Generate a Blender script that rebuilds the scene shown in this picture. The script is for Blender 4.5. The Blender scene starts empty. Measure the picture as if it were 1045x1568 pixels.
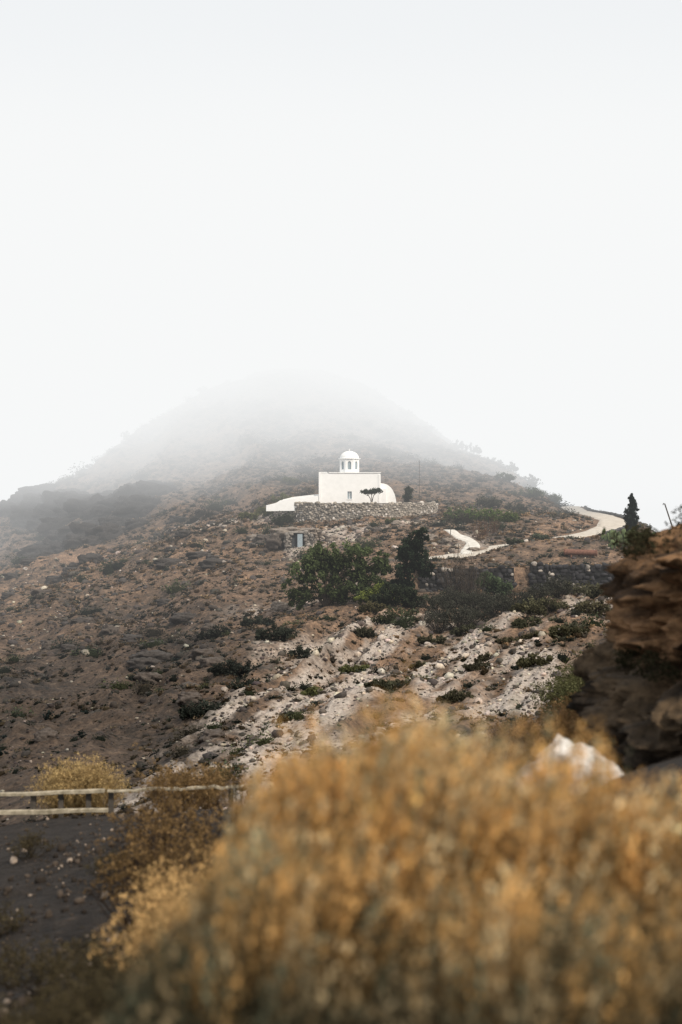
import bpy, math, random
import numpy as np
from mathutils import Vector

random.seed(7)
RNG = np.random.default_rng(7)
scene = bpy.context.scene

# ------------------------------------------------------------------ utils
def mesh_obj(name, V, F, mat=None, col=None, smooth=False, attrs=None, mats=None, parent=None):
    V = np.asarray(V, dtype=np.float32)
    Fs = F if isinstance(F, list) else [F]
    Fs = [np.asarray(f, dtype=np.int32) for f in Fs if len(f)]
    me = bpy.data.meshes.new(name)
    me.vertices.add(len(V))
    me.vertices.foreach_set("co", V.ravel())
    loops = np.concatenate([f.ravel() for f in Fs])
    tot = np.concatenate([np.full(len(f), f.shape[1], dtype=np.int32) for f in Fs])
    start = np.concatenate([[0], np.cumsum(tot)[:-1]]).astype(np.int32)
    me.loops.add(len(loops))
    me.loops.foreach_set("vertex_index", loops)
    me.polygons.add(len(tot))
    me.polygons.foreach_set("loop_start", start)
    if smooth:
        me.polygons.foreach_set("use_smooth", np.ones(len(tot), dtype=bool))
    me.update(calc_edges=True)
    if col is not None:
        a = me.color_attributes.new("Col", 'FLOAT_COLOR', 'POINT')
        c = np.ones((len(V), 4), dtype=np.float32); c[:, :3] = col
        a.data.foreach_set("color", c.ravel())
    if attrs:
        for k, v in attrs.items():
            a = me.attributes.new(k, 'FLOAT', 'POINT')
            a.data.foreach_set("value", np.asarray(v, dtype=np.float32))
    ob = bpy.data.objects.new(name, me)
    scene.collection.objects.link(ob)
    if mat: me.materials.append(mat)
    if parent: ob.parent = parent
    return ob

def empty(name, loc=(0, 0, 0)):
    e = bpy.data.objects.new(name, None); e.location = loc
    e.empty_display_size = 0.5
    scene.collection.objects.link(e); return e

class Geo:
    def __init__(s): s.V = []; s.F = {}; s.C = []; s.n = 0
    def add(s, V, F, C):
        V = np.asarray(V, dtype=float).reshape(-1, 3)
        F = np.asarray(F, dtype=np.int64)
        s.F.setdefault(F.shape[1], []).append(F + s.n)
        s.V.append(V)
        C = np.asarray(C, dtype=float)
        if C.ndim == 1: C = np.tile(C, (len(V), 1))
        s.C.append(C); s.n += len(V)
    def build(s, name, mat, smooth=False, parent=None):
        return mesh_obj(name, np.concatenate(s.V), [np.concatenate(f) for f in s.F.values()], mat,
                        col=np.concatenate(s.C), smooth=smooth, parent=parent)

def _h(ix, iy, seed):
    n = (ix.astype(np.int64) * 374761393 + iy.astype(np.int64) * 668265263 + seed * 974711) & 0xffffffff
    n = ((n ^ (n >> 13)) * 1274126177) & 0xffffffff
    n = (n ^ (n >> 16)) & 0xffffff
    return n / float(0xffffff) * 2 - 1
def vnoise(x, y, seed=0):
    x0 = np.floor(x); y0 = np.floor(y); fx = x - x0; fy = y - y0
    fx = fx * fx * fx * (fx * (fx * 6 - 15) + 10); fy = fy * fy * fy * (fy * (fy * 6 - 15) + 10)
    a = _h(x0, y0, seed); b = _h(x0 + 1, y0, seed); c = _h(x0, y0 + 1, seed); d = _h(x0 + 1, y0 + 1, seed)
    return (a * (1 - fx) + b * fx) * (1 - fy) + (c * (1 - fx) + d * fx) * fy
def fbm(x, y, o=4, seed=0):
    r = 0; a = 1; t = 0
    for i in range(o):
        r = r + a * vnoise(x + 17.3 * i, y - 9.1 * i, seed + i); t += a; a *= .5
        x, y = (x * 1.62 + y * 1.18), (-x * 1.18 + y * 1.62)
    return r / t
def sstep(a, b, v):
    t = np.clip((v - a) / (b - a), 0, 1); return t * t * (3 - 2 * t)

# ------------------------------------------------------------------ terrain
CP = np.array([
 (-84,348,-3),(-74,348,2.0),(-63,348,9.0),(-51.6,348,16.5),(-35.6,350,26.5),(-13,365,36),(6,360,32),(14,350,24.5),
 (25.2,348,15.5),(36.4,345,9.6),(47.6,330,4.5),(-100,350,-14),(-13,420,30),(-90,430,-20),(60,420,-18),
 (-43.5,294,2.8),(-9.8,294,13.5),(24,294,9.5),(38.7,283,3.6),(-8.6,257,5.0),(20.4,250,4.2),(40.5,250,.0),(31.2,228.6,-.4),
 (-62.7,261,-9.5),(-33.9,228.6,-6.9),(-15,228.6,.2),(-24,262,2.3),
 (-47,196,-15),(-34,141.5,-17.3),(-23.5,98,-16.8),(-18,70,-17),(-25.8,174,-13.3),(-19.4,130.6,-16),(-14.5,98,-16.3),
 (-13.7,209,-4.4),(-11.4,174,-9.3),(-8.5,130.6,-13.4),(-6.4,98,-14.6),(-5.1,78,-14.3),
 (0,209,-1.6),(0,196,-4.1),(0,180.7,-6.3),(0,146,-9.8),(0,120,-11.9),(0,91.4,-13.3),(0,65,-12),
 (17.7,217.7,-.6),(15.6,191.6,-3.6),(13.3,163,-6.1),(12.6,153.0,-8.4),(10.6,130.6,-10.6),(8.3,102,-12.5),(6.7,82.7,-12.6),
 (31.5,191.6,-3.6),(25.7,158,-5.7),(24.7,150,-8.6),(20.7,126,-9.6),(16,98,-9.9),(10.7,65.3,-8.9),(6.4,39,-6.6),
 (39,178.5,-3.8),(34.4,158,-5.7),(14.3,65,-7.0),(41.4,206.8,-1.4),
 (56,230,-13),(62,280,-15),(80,330,-22),(55,190,-10),(60,150,-10),(40,100,-8),
 (0,0,-1.65),(.3,4.5,-1.75),(3,5,-1.5),(2.1,13,-2.6),(2,20,-3.9),(4,18,-3.6),(6,16,-2.0),(9,18,-1.0),(0,8.7,-2.6),(0,16,-4.2),(0,28,-5.9),
 (-1.1,8.7,-3.1),(-2.9,12,-4.3),(-2,16.3,-4.6),(-6.8,28.3,-6.3),(-2,28.3,-5.9),(-3,5,-3.0),(-6,10,-5.5),(-12,28,-7.2),
 (-7,34,-8),(-8,45,-12),(-3,45,-11),(0,45,-10),
 (-150,100,-34),(-170,300,-40),(150,100,-20),(170,300,-45),(-60,20,-24),(60,20,4),(60,-30,2),(-60,-30,-24),(0,-30,-1.5),
 (0,560,-5),(0,760,-45),(-320,600,-50),(320,600,-50),(-400,0,-50),(400,0,-30),
], dtype=float)
def _phi(r2): return 0.5 * r2 * np.log(r2 + 1e-9)
_P = CP[:, :2] / 100.0
_n = len(_P)
_K = _phi(((_P[:, None] - _P[None]) ** 2).sum(-1)) + np.eye(_n) * 1e-5
_A = np.zeros((_n + 3, _n + 3)); _A[:_n, :_n] = _K
_A[:_n, _n] = 1; _A[:_n, _n + 1:] = _P; _A[_n, :_n] = 1; _A[_n + 1:, :_n] = _P.T
_W = np.linalg.solve(_A, np.concatenate([CP[:, 2], [0, 0, 0]]))
def tps(x, y):
    X = np.stack([x, y], -1) / 100.0
    out = np.empty(len(X))
    for i in range(0, len(X), 20000):
        q = X[i:i + 20000]
        d = _phi(((q[:, None] - _P[None]) ** 2).sum(-1))
        out[i:i + 20000] = d @ _W[:_n] + _W[_n] + q @ _W[_n + 1:]
    return out

ROAD = np.array([(43,268,1.0),(42.6,257,.15),(42,240,-.3),(41,222,-.8),(39.4,206,-1.5),(36,196,-2.5),(31,190,-3.3),(25,185.5,-4.0),(19.5,181,-4.6),(15.5,175,-5.2),(10,171,-5.7)])
PATH = np.array([(14.6,170,-5.7),(15.8,176.5,-5.0),(16.6,183,-4.1),(15.6,190,-3.1),(14.9,195,-2.5)])
def dense(P, step=.5):
    out = []
    n = len(P)
    for i in range(n - 1):
        p0 = P[max(i - 1, 0)]; p1 = P[i]; p2 = P[i + 1]; p3 = P[min(i + 2, n - 1)]
        m = max(2, int(np.linalg.norm(p2 - p1) / step))
        for j in range(m):
            t = j / m
            out.append(.5 * ((2 * p1) + (-p0 + p2) * t + (2 * p0 - 5 * p1 + 4 * p2 - p3) * t * t + (-p0 + 3 * p1 - 3 * p2 + p3) * t ** 3))
    out.append(P[-1]); return np.array(out)
ROADD = dense(ROAD, 1.0); PATHD = dense(PATH, 1.0)

def line_blend(h, x, y, L, w0, w1):
    lo = L[:, :2].min(0) - w1; hi = L[:, :2].max(0) + w1
    m = (x > lo[0]) & (x < hi[0]) & (y > lo[1]) & (y < hi[1])
    if not m.any(): return h
    xs = x[m]; ys = y[m]
    d2 = (xs[:, None] - L[None, :, 0]) ** 2 + (ys[:, None] - L[None, :, 1]) ** 2
    k = d2.argmin(1); d = np.sqrt(d2[np.arange(len(k)), k])
    w = 1 - sstep(w0, w1, d)
    hh = h[m]; h[m] = hh * (1 - w) + L[k, 2] * w
    return h
TC = (2.3, 223.0); TR = (12.2, 11.5)
def terr_d(x, y): return np.sqrt(((x - TC[0]) / TR[0]) ** 2 + ((y - TC[1]) / TR[1]) ** 2)
def wall_y(x): return 156.6 - .035 * np.abs(x - 20)

def height(x, y):
    x = np.atleast_1d(np.asarray(x, float)).copy(); y = np.atleast_1d(np.asarray(y, float)).copy()
    h = tps(x, y)
    far = sstep(30, 110, y)
    far2 = sstep(230, 300, y)
    shelf = sstep(6, 13, x) * sstep(136, 148, y) * (1 - sstep(215, 240, y))
    shelf = np.maximum(shelf, .6 * sstep(-16, -10, x) * sstep(193, 200, y) * (1 - sstep(215, 230, y)))
    q = 1 - .85 * shelf
    far = far * q
    left = sstep(6, 18, -x) * far
    h += fbm(x / 26, y / 26, 3, 3) * (1.1 * far + 1.2 * far2)
    h += fbm(x / 6, y / 6, 4, 11) * (0.50 * far + .08)
    rid = 1 - np.abs(fbm(x / 9 + 4, y / 14, 3, 31)) * 2.2
    h += np.clip(rid, -1, 1) * (0.35 * far + .35 * left)
    lg = 1 - np.abs(fbm((x + .3 * y) / 13, (y - .3 * x) / 34, 4, 91)) * 2.6
    h += np.clip(lg, -1, 1) * 1.3 * left
    ac = x * .95 - y * .30; al = x * .30 + y * .95
    gm = sstep(60, 80, y) * (1 - sstep(135, 150, y)) * sstep(-14, -7, x)
    gul = 1 - np.abs(fbm(ac / 6.5, al / 38, 3, 41)) * 3
    h += np.clip(gul, -1, 1) * .85 * gm
    gul2 = 1 - np.abs(fbm(ac / 1.9, al / 12, 3, 43)) * 3
    h += np.clip(gul2, -1, 1) * .26 * gm
    h += fbm(x / .9, y / .9, 3, 21) * (0.05 + .20 * far)
    s = wall_y(x); inx = sstep(6, 8, x) * (1 - sstep(42, 46, x))
    w = inx * sstep(s - 14, s - 5, y) * (1 - sstep(s - .2, s + .4, y))
    h = h * (1 - w) + np.minimum(h, -8.75 - .012 * (s - y)) * w
    w = inx * sstep(s - .2, s + .4, y) * (1 - sstep(s + 5, s + 12, y))
    h = h * (1 - w) + (-6.15 + (y - s) * .035) * w
    h = line_blend(h, x, y, ROADD, 2.6, 6.0)
    h = line_blend(h, x, y, PATHD, 1.2, 3.0)
    w = (1 - sstep(1.0, 1.05, terr_d(x, y)))
    h = h * (1 - w) + 1.15 * w
    return h
def H(x, y): return float(height([x], [y])[0])

def seg_d(x, y, a, b):
    ax, ay = a; bx, by = b
    t = np.clip(((x - ax) * (bx - ax) + (y - ay) * (by - ay)) / ((bx - ax) ** 2 + (by - ay) ** 2), 0, 1)
    return np.hypot(x - ax - t * (bx - ax), y - ay - t * (by - ay))
def scree(x, y):
    wx = x + 3 * fbm(x / 12, y / 12, 3, 51); wy = y + 6 * fbm(x / 12 + 9, y / 12, 3, 52)
    m = 1 - sstep(4, 10, seg_d(wx, wy, (-6, 72), (4, 126)))
    m = np.maximum(m, 1 - sstep(5, 11, seg_d(wx, wy, (2, 122), (21, 126))))
    m = np.maximum(m, 1 - sstep(5, 9, seg_d(wx, wy, (6, 112), (10, 84))))
    m = np.maximum(m, .95 * (1 - sstep(2.5, 6, seg_d(wx, wy, (-18, 222), (-12, 222)))))
    m = np.maximum(m, .75 * (1 - sstep(1.5, 5, seg_d(wx, wy, (-6, 198), (12, 205)))))
    m = np.maximum(m, .7 * (1 - sstep(1, 4, seg_d(wx, wy, (-16, 240), (-30, 236)))))
    m = np.maximum(m, .6 * (1 - sstep(1, 4, seg_d(wx, wy, (14, 176), (18, 196)))))
    m = np.maximum(m, .6 * (1 - sstep(1, 4, seg_d(wx, wy, (-10, 160), (-2, 152)))))
    ac = x * .95 - y * .30; al = x * .30 + y * .95
    st = fbm(ac / 1.6, al / 10, 4, 61) + .55 * fbm(x / 1.1, y / 1.6, 3, 66)
    return np.clip(m * (0.58 + 1.6 * st), 0, 1)
def valley_shade(x, y):
    """shade in the valley on the left, put into soil, stone and scrub colours"""
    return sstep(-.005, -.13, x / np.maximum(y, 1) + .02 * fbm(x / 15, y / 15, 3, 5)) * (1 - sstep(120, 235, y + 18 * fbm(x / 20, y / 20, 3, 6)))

rows = np.concatenate([np.linspace(-60, .5, 14), np.linspace(1, 30, 210), np.linspace(30.25, 100, 240), np.linspace(100.3, 262, 460),
                       np.linspace(262.8, 400, 150), np.linspace(404, 1500, 50)])
tc = np.concatenate([np.linspace(-4, -.34, 34)[:-1], np.linspace(-.34, .34, 480), np.linspace(.34, 4, 34)[1:]])
YY, TT = np.meshgrid(rows, tc, indexing='ij')
XX = TT * (np.abs(YY) * .92 + 4)
X = XX.ravel(); Y = YY.ravel()
Z = height(X, Y)
nr, nc = YY.shape
idx = np.arange(nr * nc).reshape(nr, nc)
F = np.stack([idx[:-1, :-1], idx[:-1, 1:], idx[1:, 1:], idx[1:, :-1]], -1).reshape(-1, 4)
SC = scree(X, Y)

# ------------------------------------------------------------------ materials
def newmat(name):
    m = bpy.data.materials.new(name); m.use_nodes = True
    nt = m.node_tree; nt.nodes.clear()
    return m, nt.nodes, nt.links
def N(nodes, t, **kw):
    n = nodes.new(t)
    for k, v in kw.items():
        setattr(n, k, v)
    return n
def noise(nodes, links, coord, scale, detail=4, rough=.55):
    n = N(nodes, 'ShaderNodeTexNoise'); n.inputs['Scale'].default_value = scale
    n.inputs['Detail'].default_value = detail; n.inputs['Roughness'].default_value = rough
    links.new(coord, n.inputs['Vector']); return n.outputs['Fac']
def ramp(nodes, links, fac, stops):
    r = N(nodes, 'ShaderNodeValToRGB'); e = r.color_ramp.elements
    while len(e) < len(stops): e.new(.5)
    for i, (p, c) in enumerate(stops):
        e[i].position = p; e[i].color = (*c, 1)
    links.new(fac, r.inputs['Fac']); return r.outputs['Color']
def mixc(nodes, links, fac, a, b, mode='MIX'):
    m = N(nodes, 'ShaderNodeMix', data_type='RGBA', blend_type=mode)
    if isinstance(fac, (int, float)): m.inputs[0].default_value = fac
    else: links.new(fac, m.inputs[0])
    for s, v in ((6, a), (7, b)):
        if isinstance(v, tuple): m.inputs[s].default_value = (*v, 1)
        else: links.new(v, m.inputs[s])
    return m.outputs[2]
def finish(nodes, links, color, rough=.9, bump=None, bstr=.5, bdist=.1, spec=.2):
    p = N(nodes, 'ShaderNodeBsdfPrincipled'); p.inputs['Roughness'].default_value = rough
    p.inputs['Specular IOR Level'].default_value = spec
    if isinstance(color, tuple): p.inputs['Base Color'].default_value = (*color, 1)
    else: links.new(color, p.inputs['Base Color'])
    if bump is not None:
        b = N(nodes, 'ShaderNodeBump'); b.inputs['Strength'].default_value = bstr; b.inputs['Distance'].default_value = bdist
        links.new(bump, b.inputs['Height']); links.new(b.outputs[0], p.inputs['Normal'])
    o = N(nodes, 'ShaderNodeOutputMaterial'); links.new(p.outputs[0], o.inputs['Surface'])

def mat_ground():
    m, n, l = newmat('hillside_soil')
    g = N(n, 'ShaderNodeNewGeometry').outputs['Position']
    big = noise(n, l, g, .075, 6, .65); mid = noise(n, l, g, .7, 5, .65); fine = noise(n, l, g, 3.5, 4, .7)
    c1 = ramp(n, l, big, [(.36, (.065, .055, .045)), (.5, (.20, .130, .084)), (.64, (.34, .210, .132))])
    c2 = ramp(n, l, mid, [(.36, (.030, .034, .034)), (.5, (.150, .102, .073)), (.64, (.35, .235, .160))])
    c = mixc(n, l, .55, c1, c2)
    f = ramp(n, l, fine, [(.3, (.34, .36, .40)), (.7, (1.4, 1.36, 1.3))])
    c = mixc(n, l, 1.0, c, f, 'MULTIPLY')
    dk = N(n, 'ShaderNodeAttribute', attribute_name='valley_shade').outputs['Fac']
    cd = mixc(n, l, 1.0, c, (.36, .40, .45), 'MULTIPLY')  # bluish darkening, paints the left valley's shade into the soil
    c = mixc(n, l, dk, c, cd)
    at = N(n, 'ShaderNodeAttribute', attribute_name='scree').outputs['Fac']
    sc = ramp(n, l, fine, [(.28, (.13, .108, .095)), (.45, (.36, .305, .262)), (.7, (.54, .47, .41))])
    c = mixc(n, l, at, c, sc)
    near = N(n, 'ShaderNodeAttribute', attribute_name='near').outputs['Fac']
    nc_ = ramp(n, l, fine, [(.3, (.010, .008, .007)), (.6, (.028, .022, .018)), (.75, (.065, .048, .036))])  # dark near soil, with vignette darkening also put into its colour
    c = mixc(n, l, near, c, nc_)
    finish(n, l, c, .95, fine, .9, .25)
    return m
def mat_col(name, ns=3.0, lo=.55, hi=1.35, rough=.9, bstr=.5, bd=.05):
    m, n, l = newmat(name)
    g = N(n, 'ShaderNodeNewGeometry').outputs['Position']
    f = noise(n, l, g, ns, 5, .65)
    a = N(n, 'ShaderNodeAttribute', attribute_name='Col').outputs['Color']
    r = ramp(n, l, f, [(.3, (lo,) * 3), (.7, (hi,) * 3)])
    c = mixc(n, l, 1.0, a, r, 'MULTIPLY')
    finish(n, l, c, rough, f, bstr, bd)
    return m
def mat_leaf(name='foliage', tr=.3):
    m, n, l = newmat(name)
    a = N(n, 'ShaderNodeAttribute', attribute_name='Col').outputs['Color']
    d = N(n, 'ShaderNodeBsdfDiffuse'); t = N(n, 'ShaderNodeBsdfTranslucent'); mx = N(n, 'ShaderNodeMixShader')
    l.new(a, d.inputs[0]); l.new(a, t.inputs[0]); mx.inputs[0].default_value = tr
    l.new(d.outputs[0], mx.inputs[1]); l.new(t.outputs[0], mx.inputs[2])
    o = N(n, 'ShaderNodeOutputMaterial'); l.new(mx.outputs[0], o.inputs['Surface'])
    return m
def mat_simple(name, a, b, scale, rough=.8, bstr=.3, bd=.02):
    m, n, l = newmat(name)
    g = N(n, 'ShaderNodeNewGeometry').outputs['Position']
    f = noise(n, l, g, scale, 5, .6)
    c = ramp(n, l, f, [(.35, a), (.65, b)])
    finish(n, l, c, rough, f, bstr, bd); return m

M_GROUND = mat_ground()
M_STONE = mat_col('loose_stone', 4.0)
M_LEAF = mat_leaf()
M_BUSH = mat_leaf('dry_bush_foliage', .3)
M_WHITE = mat_simple('whitewash', (.84, .84, .83), (.90, .90, .89), 1.5, .85, .15)
M_ROAD = mat_simple('concrete_road', (.42, .37, .31), (.56, .51, .44), 1.2, .9)
M_PATH = mat_simple('pale_dust_path', (.48, .45, .40), (.68, .65, .60), 1.5, .9)
M_DARK = mat_simple('opening_shade', (.04, .045, .05), (.07, .075, .08), 3)
M_DOOR = mat_simple('painted_door', (.24, .30, .34), (.34, .39, .42), 5)
M_WOOD = mat_simple('weathered_rail', (.20, .17, .12), (.46, .40, .30), 7)
M_POLE = mat_simple('pole_wood', (.05, .045, .04), (.10, .085, .07), 5)
M_RUST = mat_simple('rusted_metal', (.12, .06, .045), (.20, .10, .07), 5)
M_WROCK = mat_simple('pale_rock', (.50, .47, .44), (.80, .77, .73), 4, .9, .8, .06)

mesh_obj('terrain_hillside', np.stack([X, Y, Z], -1), F, M_GROUND, smooth=True,
         attrs={'scree': SC, 'near': 1 - sstep(34, 60, Y), 'valley_shade': valley_shade(X, Y)})

# ------------------------------------------------------------------ road strips
def strip(name, L, w, mat, lift=.06, nx=8, wv=.1):
    P = L; T = np.gradient(P[:, :2], axis=0); T /= np.linalg.norm(T, axis=1)[:, None]
    Nn = np.stack([T[:, 1], -T[:, 0]], -1)
    V = []
    for j in range(nx + 1):
        s = (j / nx - .5) * w
        wob = 1 + wv * vnoise(np.arange(len(P)) * .31, np.full(len(P), 3.0 + (j > nx / 2)), 5)
        xy = P[:, :2] + Nn * (s * wob)[:, None]
        V.append(np.concatenate([xy, (P[:, 2] + lift - (.5 if j in (0, nx) else 0))[:, None]], 1))
    V = np.array(V); n = len(P)
    id_ = np.arange((nx + 1) * n).reshape(nx + 1, n)
    F = np.stack([id_[:-1, :-1], id_[:-1, 1:], id_[1:, 1:], id_[1:, :-1]], -1).reshape(-1, 4)
    return mesh_obj(name, V.reshape(-1, 3), F, mat, smooth=False)
strip('road', ROADD, 4.8, M_ROAD, .10)
strip('footpath', PATHD, 2.0, M_PATH, .09, wv=.6)

# ------------------------------------------------------------------ rocks
t_ = (1 + 5 ** .5) / 2
ICO_V = np.array([(-1,t_,0),(1,t_,0),(-1,-t_,0),(1,-t_,0),(0,-1,t_),(0,1,t_),(0,-1,-t_),(0,1,-t_),(t_,0,-1),(t_,0,1),(-t_,0,-1),(-t_,0,1)], float)
ICO_V /= np.linalg.norm(ICO_V[0])
ICO_F = np.array([(0,11,5),(0,5,1),(0,1,7),(0,7,10),(0,10,11),(1,5,9),(5,11,4),(11,10,2),(10,7,6),(7,1,8),(3,9,4),(3,4,2),(3,2,6),(3,6,8),(3,8,9),(4,9,5),(2,4,11),(6,2,10),(8,6,7),(9,8,1)])
def subdiv(V, F):
    V = list(map(tuple, V)); c = {}; out = []
    def mid(a, b):
        k = (min(a, b), max(a, b))
        if k not in c:
            p = (np.array(V[a]) + np.array(V[b])) / 2; p /= np.linalg.norm(p); V.append(tuple(p)); c[k] = len(V) - 1
        return c[k]
    for a, b, d in F:
        x = mid(a, b); y = mid(b, d); z = mid(d, a)
        out += [(a, x, z), (b, y, x), (d, z, y), (x, y, z)]
    return np.array(V), np.array(out)
S1 = subdiv(ICO_V, ICO_F); S2 = subdiv(*S1); S3 = subdiv(*S2); S4 = subdiv(*S3); S5 = subdiv(*S4)

def instances(geo, TV, TF, pos, scl, rotz, col, tilt=None, cvar=.2, tcol=None):
    n = len(pos); m = len(TV)
    V = TV[None] * scl[:, None, :]
    if tilt is not None:
        ct, st = np.cos(tilt)[:, None], np.sin(tilt)[:, None]
        x, z = V[..., 0] * ct - V[..., 2] * st, V[..., 0] * st + V[..., 2] * ct
        V = np.stack([x, V[..., 1], z], -1)
    c, s = np.cos(rotz)[:, None], np.sin(rotz)[:, None]
    V = np.stack([V[..., 0] * c - V[..., 1] * s, V[..., 0] * s + V[..., 1] * c, V[..., 2]], -1) + pos[:, None, :]
    F = (TF[None] + (np.arange(n) * m)[:, None, None]).reshape(-1, TF.shape[1])
    C = np.repeat(col[:, None, :], m, 1)
    if tcol is not None: C = C * tcol[None]
    geo.add(V.reshape(-1, 3), F, C.reshape(-1, 3))

def rock_templates(base, k, amp):
    out = []
    for i in range(k):
        V = base[0].copy()
        V = V * (1 + RNG.uniform(-amp, amp, (len(V), 1)))
        V = np.sign(V) * np.abs(V) ** .8
        out.append((V, base[1]))
    return out
RT = rock_templates((ICO_V, ICO_F), 6, .28)
RT1 = rock_templates(S1, 6, .16)

def wedge(n, y0, y1, half=.30):
    y = np.sqrt(RNG.uniform(y0 * y0, y1 * y1, n)); x = RNG.uniform(-half, half, n) * y
    return x, y
def clear(x, y):
    ok = terr_d(x, y) > 1.06
    for L, w in ((ROADD, 2.8), (PATHD, 1.5)):
        d = np.full(len(x), 1e9)
        for p in L: d = np.minimum(d, (x - p[0]) ** 2 + (y - p[1]) ** 2)
        ok &= d > w * w
    return ok

g = Geo()
x, y = wedge(115000, 55, 235)
sc = scree(x, y); nz = fbm(x / 5, y / 5, 3, 77)
keep = clear(x, y) & (RNG.random(len(x)) < np.clip(.08 + .66 * sc + .36 * np.clip(nz, 0, 1), 0, 1)) 
x, y, sc = x[keep], y[keep], sc[keep]
z = height(x, y)
sz = .045 + .09 * RNG.random(len(x)) ** 2 + .28 * (RNG.random(len(x)) ** 18)
sz *= (.6 + y / 220)
light = (RNG.random(len(x)) < (.10 + .42 * sc))
col = np.where(light[:, None], np.array([.42, .36, .30]), np.array([.075, .064, .057])) * RNG.uniform(.6, 1.35, (len(x), 1))
col *= (1 - .5 * valley_shade(x, y))[:, None]
col *= 1 + RNG.uniform(-.06, .06, (len(x), 3))
ti = RNG.integers(0, 6, len(x))
for i in range(6):
    k = ti == i
    s = sz[k][:, None] * RNG.uniform(.7, 1.3, (k.sum(), 3)) * np.array([1.2, 1, .75])
    instances(g, RT[i][0], RT[i][1], np.stack([x[k], y[k], z[k] + s[:, 2] * .25], -1), s, RNG.uniform(0, 6.28, k.sum()), col[k], RNG.uniform(-.5, .5, k.sum()))
g.build('scree_stones', M_STONE)

# near dark gravel
g = Geo()
n = 22000
y = 5 + 27 * RNG.random(n) ** 1.2; x = RNG.uniform(-.36, .12, n) * y
cl = fbm(x / 1.3, y / 1.3, 3, 17)
kk = RNG.random(n) < np.clip(.35 + 1.3 * cl, .05, 1); x = x[kk]; y = y[kk]; n = len(x)
z = height(x, y); sz = .007 + .03 * RNG.random(n) ** 3 + .06 * RNG.random(n) ** 22
c0 = np.where((RNG.random(n) < .10)[:, None], np.array([.24, .19, .15]), np.array([.045, .034, .026])) * RNG.uniform(.5, 1.6, (n, 1))
ti = RNG.integers(0, 6, n)
for i in range(6):
    k = ti == i
    s = sz[k][:, None] * RNG.uniform(.7, 1.3, (k.sum(), 3))
    instances(g, RT[i][0], RT[i][1], np.stack([x[k], y[k], z[k] + s[:, 2] * .4], -1), s, RNG.uniform(0, 6.28, k.sum()), c0[k], RNG.uniform(-.5, .5, k.sum()))
g.build('gravel', M_STONE)

# boulders
def boulders(name, items, mat=M_STONE, base=S3):
    g = Geo()
    for (bx, by, bz, rx, ry, rz, c) in items:
        V = base[0].copy(); sd = random.randint(0, 999)
        V = np.sign(V) * np.abs(V) ** .7
        d = fbm(V[:, 0] * 1.4 + sd, V[:, 1] * 1.4 + V[:, 2] * 1.9, 4, sd) * .5 + fbm(V[:, 2] * 5 + sd, V[:, 0] * 5 + V[:, 1] * 4, 3, sd) * .25
        V = V * (1 + d)[:, None] * np.array([rx, ry, rz])
        a = random.uniform(-.5, .5); R = np.array([[math.cos(a), -math.sin(a), 0], [math.sin(a), math.cos(a), 0], [0, 0, 1]])
        V = V @ R.T + np.array([bx, by, bz])
        g.add(V, base[1], c)
    return g.build(name, mat)
it = []
BR = (.080, .066, .057); GR = (.22, .185, .155); CR = (.055, .048, .044)
for (bx, by, s, c) in [(-12.3,206,1.3,GR),(-10.6,204,1.6,BR),(-9.4,200,1.0,GR),(-3,201,.9,GR),(-1.5,198,.9,GR),(2,203,.8,GR),(5,200,.7,BR),(8,205,.8,GR),
        (-13.5,148,.8,BR),(-12.3,127,1.0,BR),(-11,122,.8,BR),(-16,118,.9,BR),(-30,168,1.0,BR),(-26,160,1.0,BR),(-33,160,.9,BR),(-42,200,1.2,BR),
        (16.5,178,.7,GR),(14,186,.8,GR),(12,192,.9,GR),(18,192,.7,GR),
        (-4,150,.7,GR),(-6.5,153,.8,GR),(2,158,.7,GR),(-20,96,.7,BR),(-11,104,.8,BR),(-12,112,.9,BR),(-5,84,.6,BR),(-8,88,.8,BR)]:
    it.append((bx, by, H(bx, by) + s * .1, s * random.uniform(.8, 1.2), s * .9, s * random.uniform(.5, .75), c))
for i in range(80):
    t = random.random()
    bx = -74 + 36 * t + random.uniform(-3, 3); by = 322 - 50 * t + random.uniform(-10, 10)
    s = random.uniform(.9, 2.9)
    it.append((bx, by, H(bx, by) + s * .3, s * 1.4, s, s * random.uniform(.6, 1.2), CR))
for i in range(60):
    bx = random.uniform(-56, -34); by = random.uniform(245, 290); s = random.uniform(.8, 2.2)
    it.append((bx, by, H(bx, by) + s * .2, s * 1.4, s, s * random.uniform(.6, 1.0), CR))
for i in range(60):
    bx = -60 + 44 * random.random(); by = 190 + random.uniform(-70, 55); s = random.uniform(.4, 1.2)
    it.append((bx, by, H(bx, by) + s * .1, s * 1.5, s, s * random.uniform(.5, .8), CR))
boulders('boulders', it)

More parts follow.
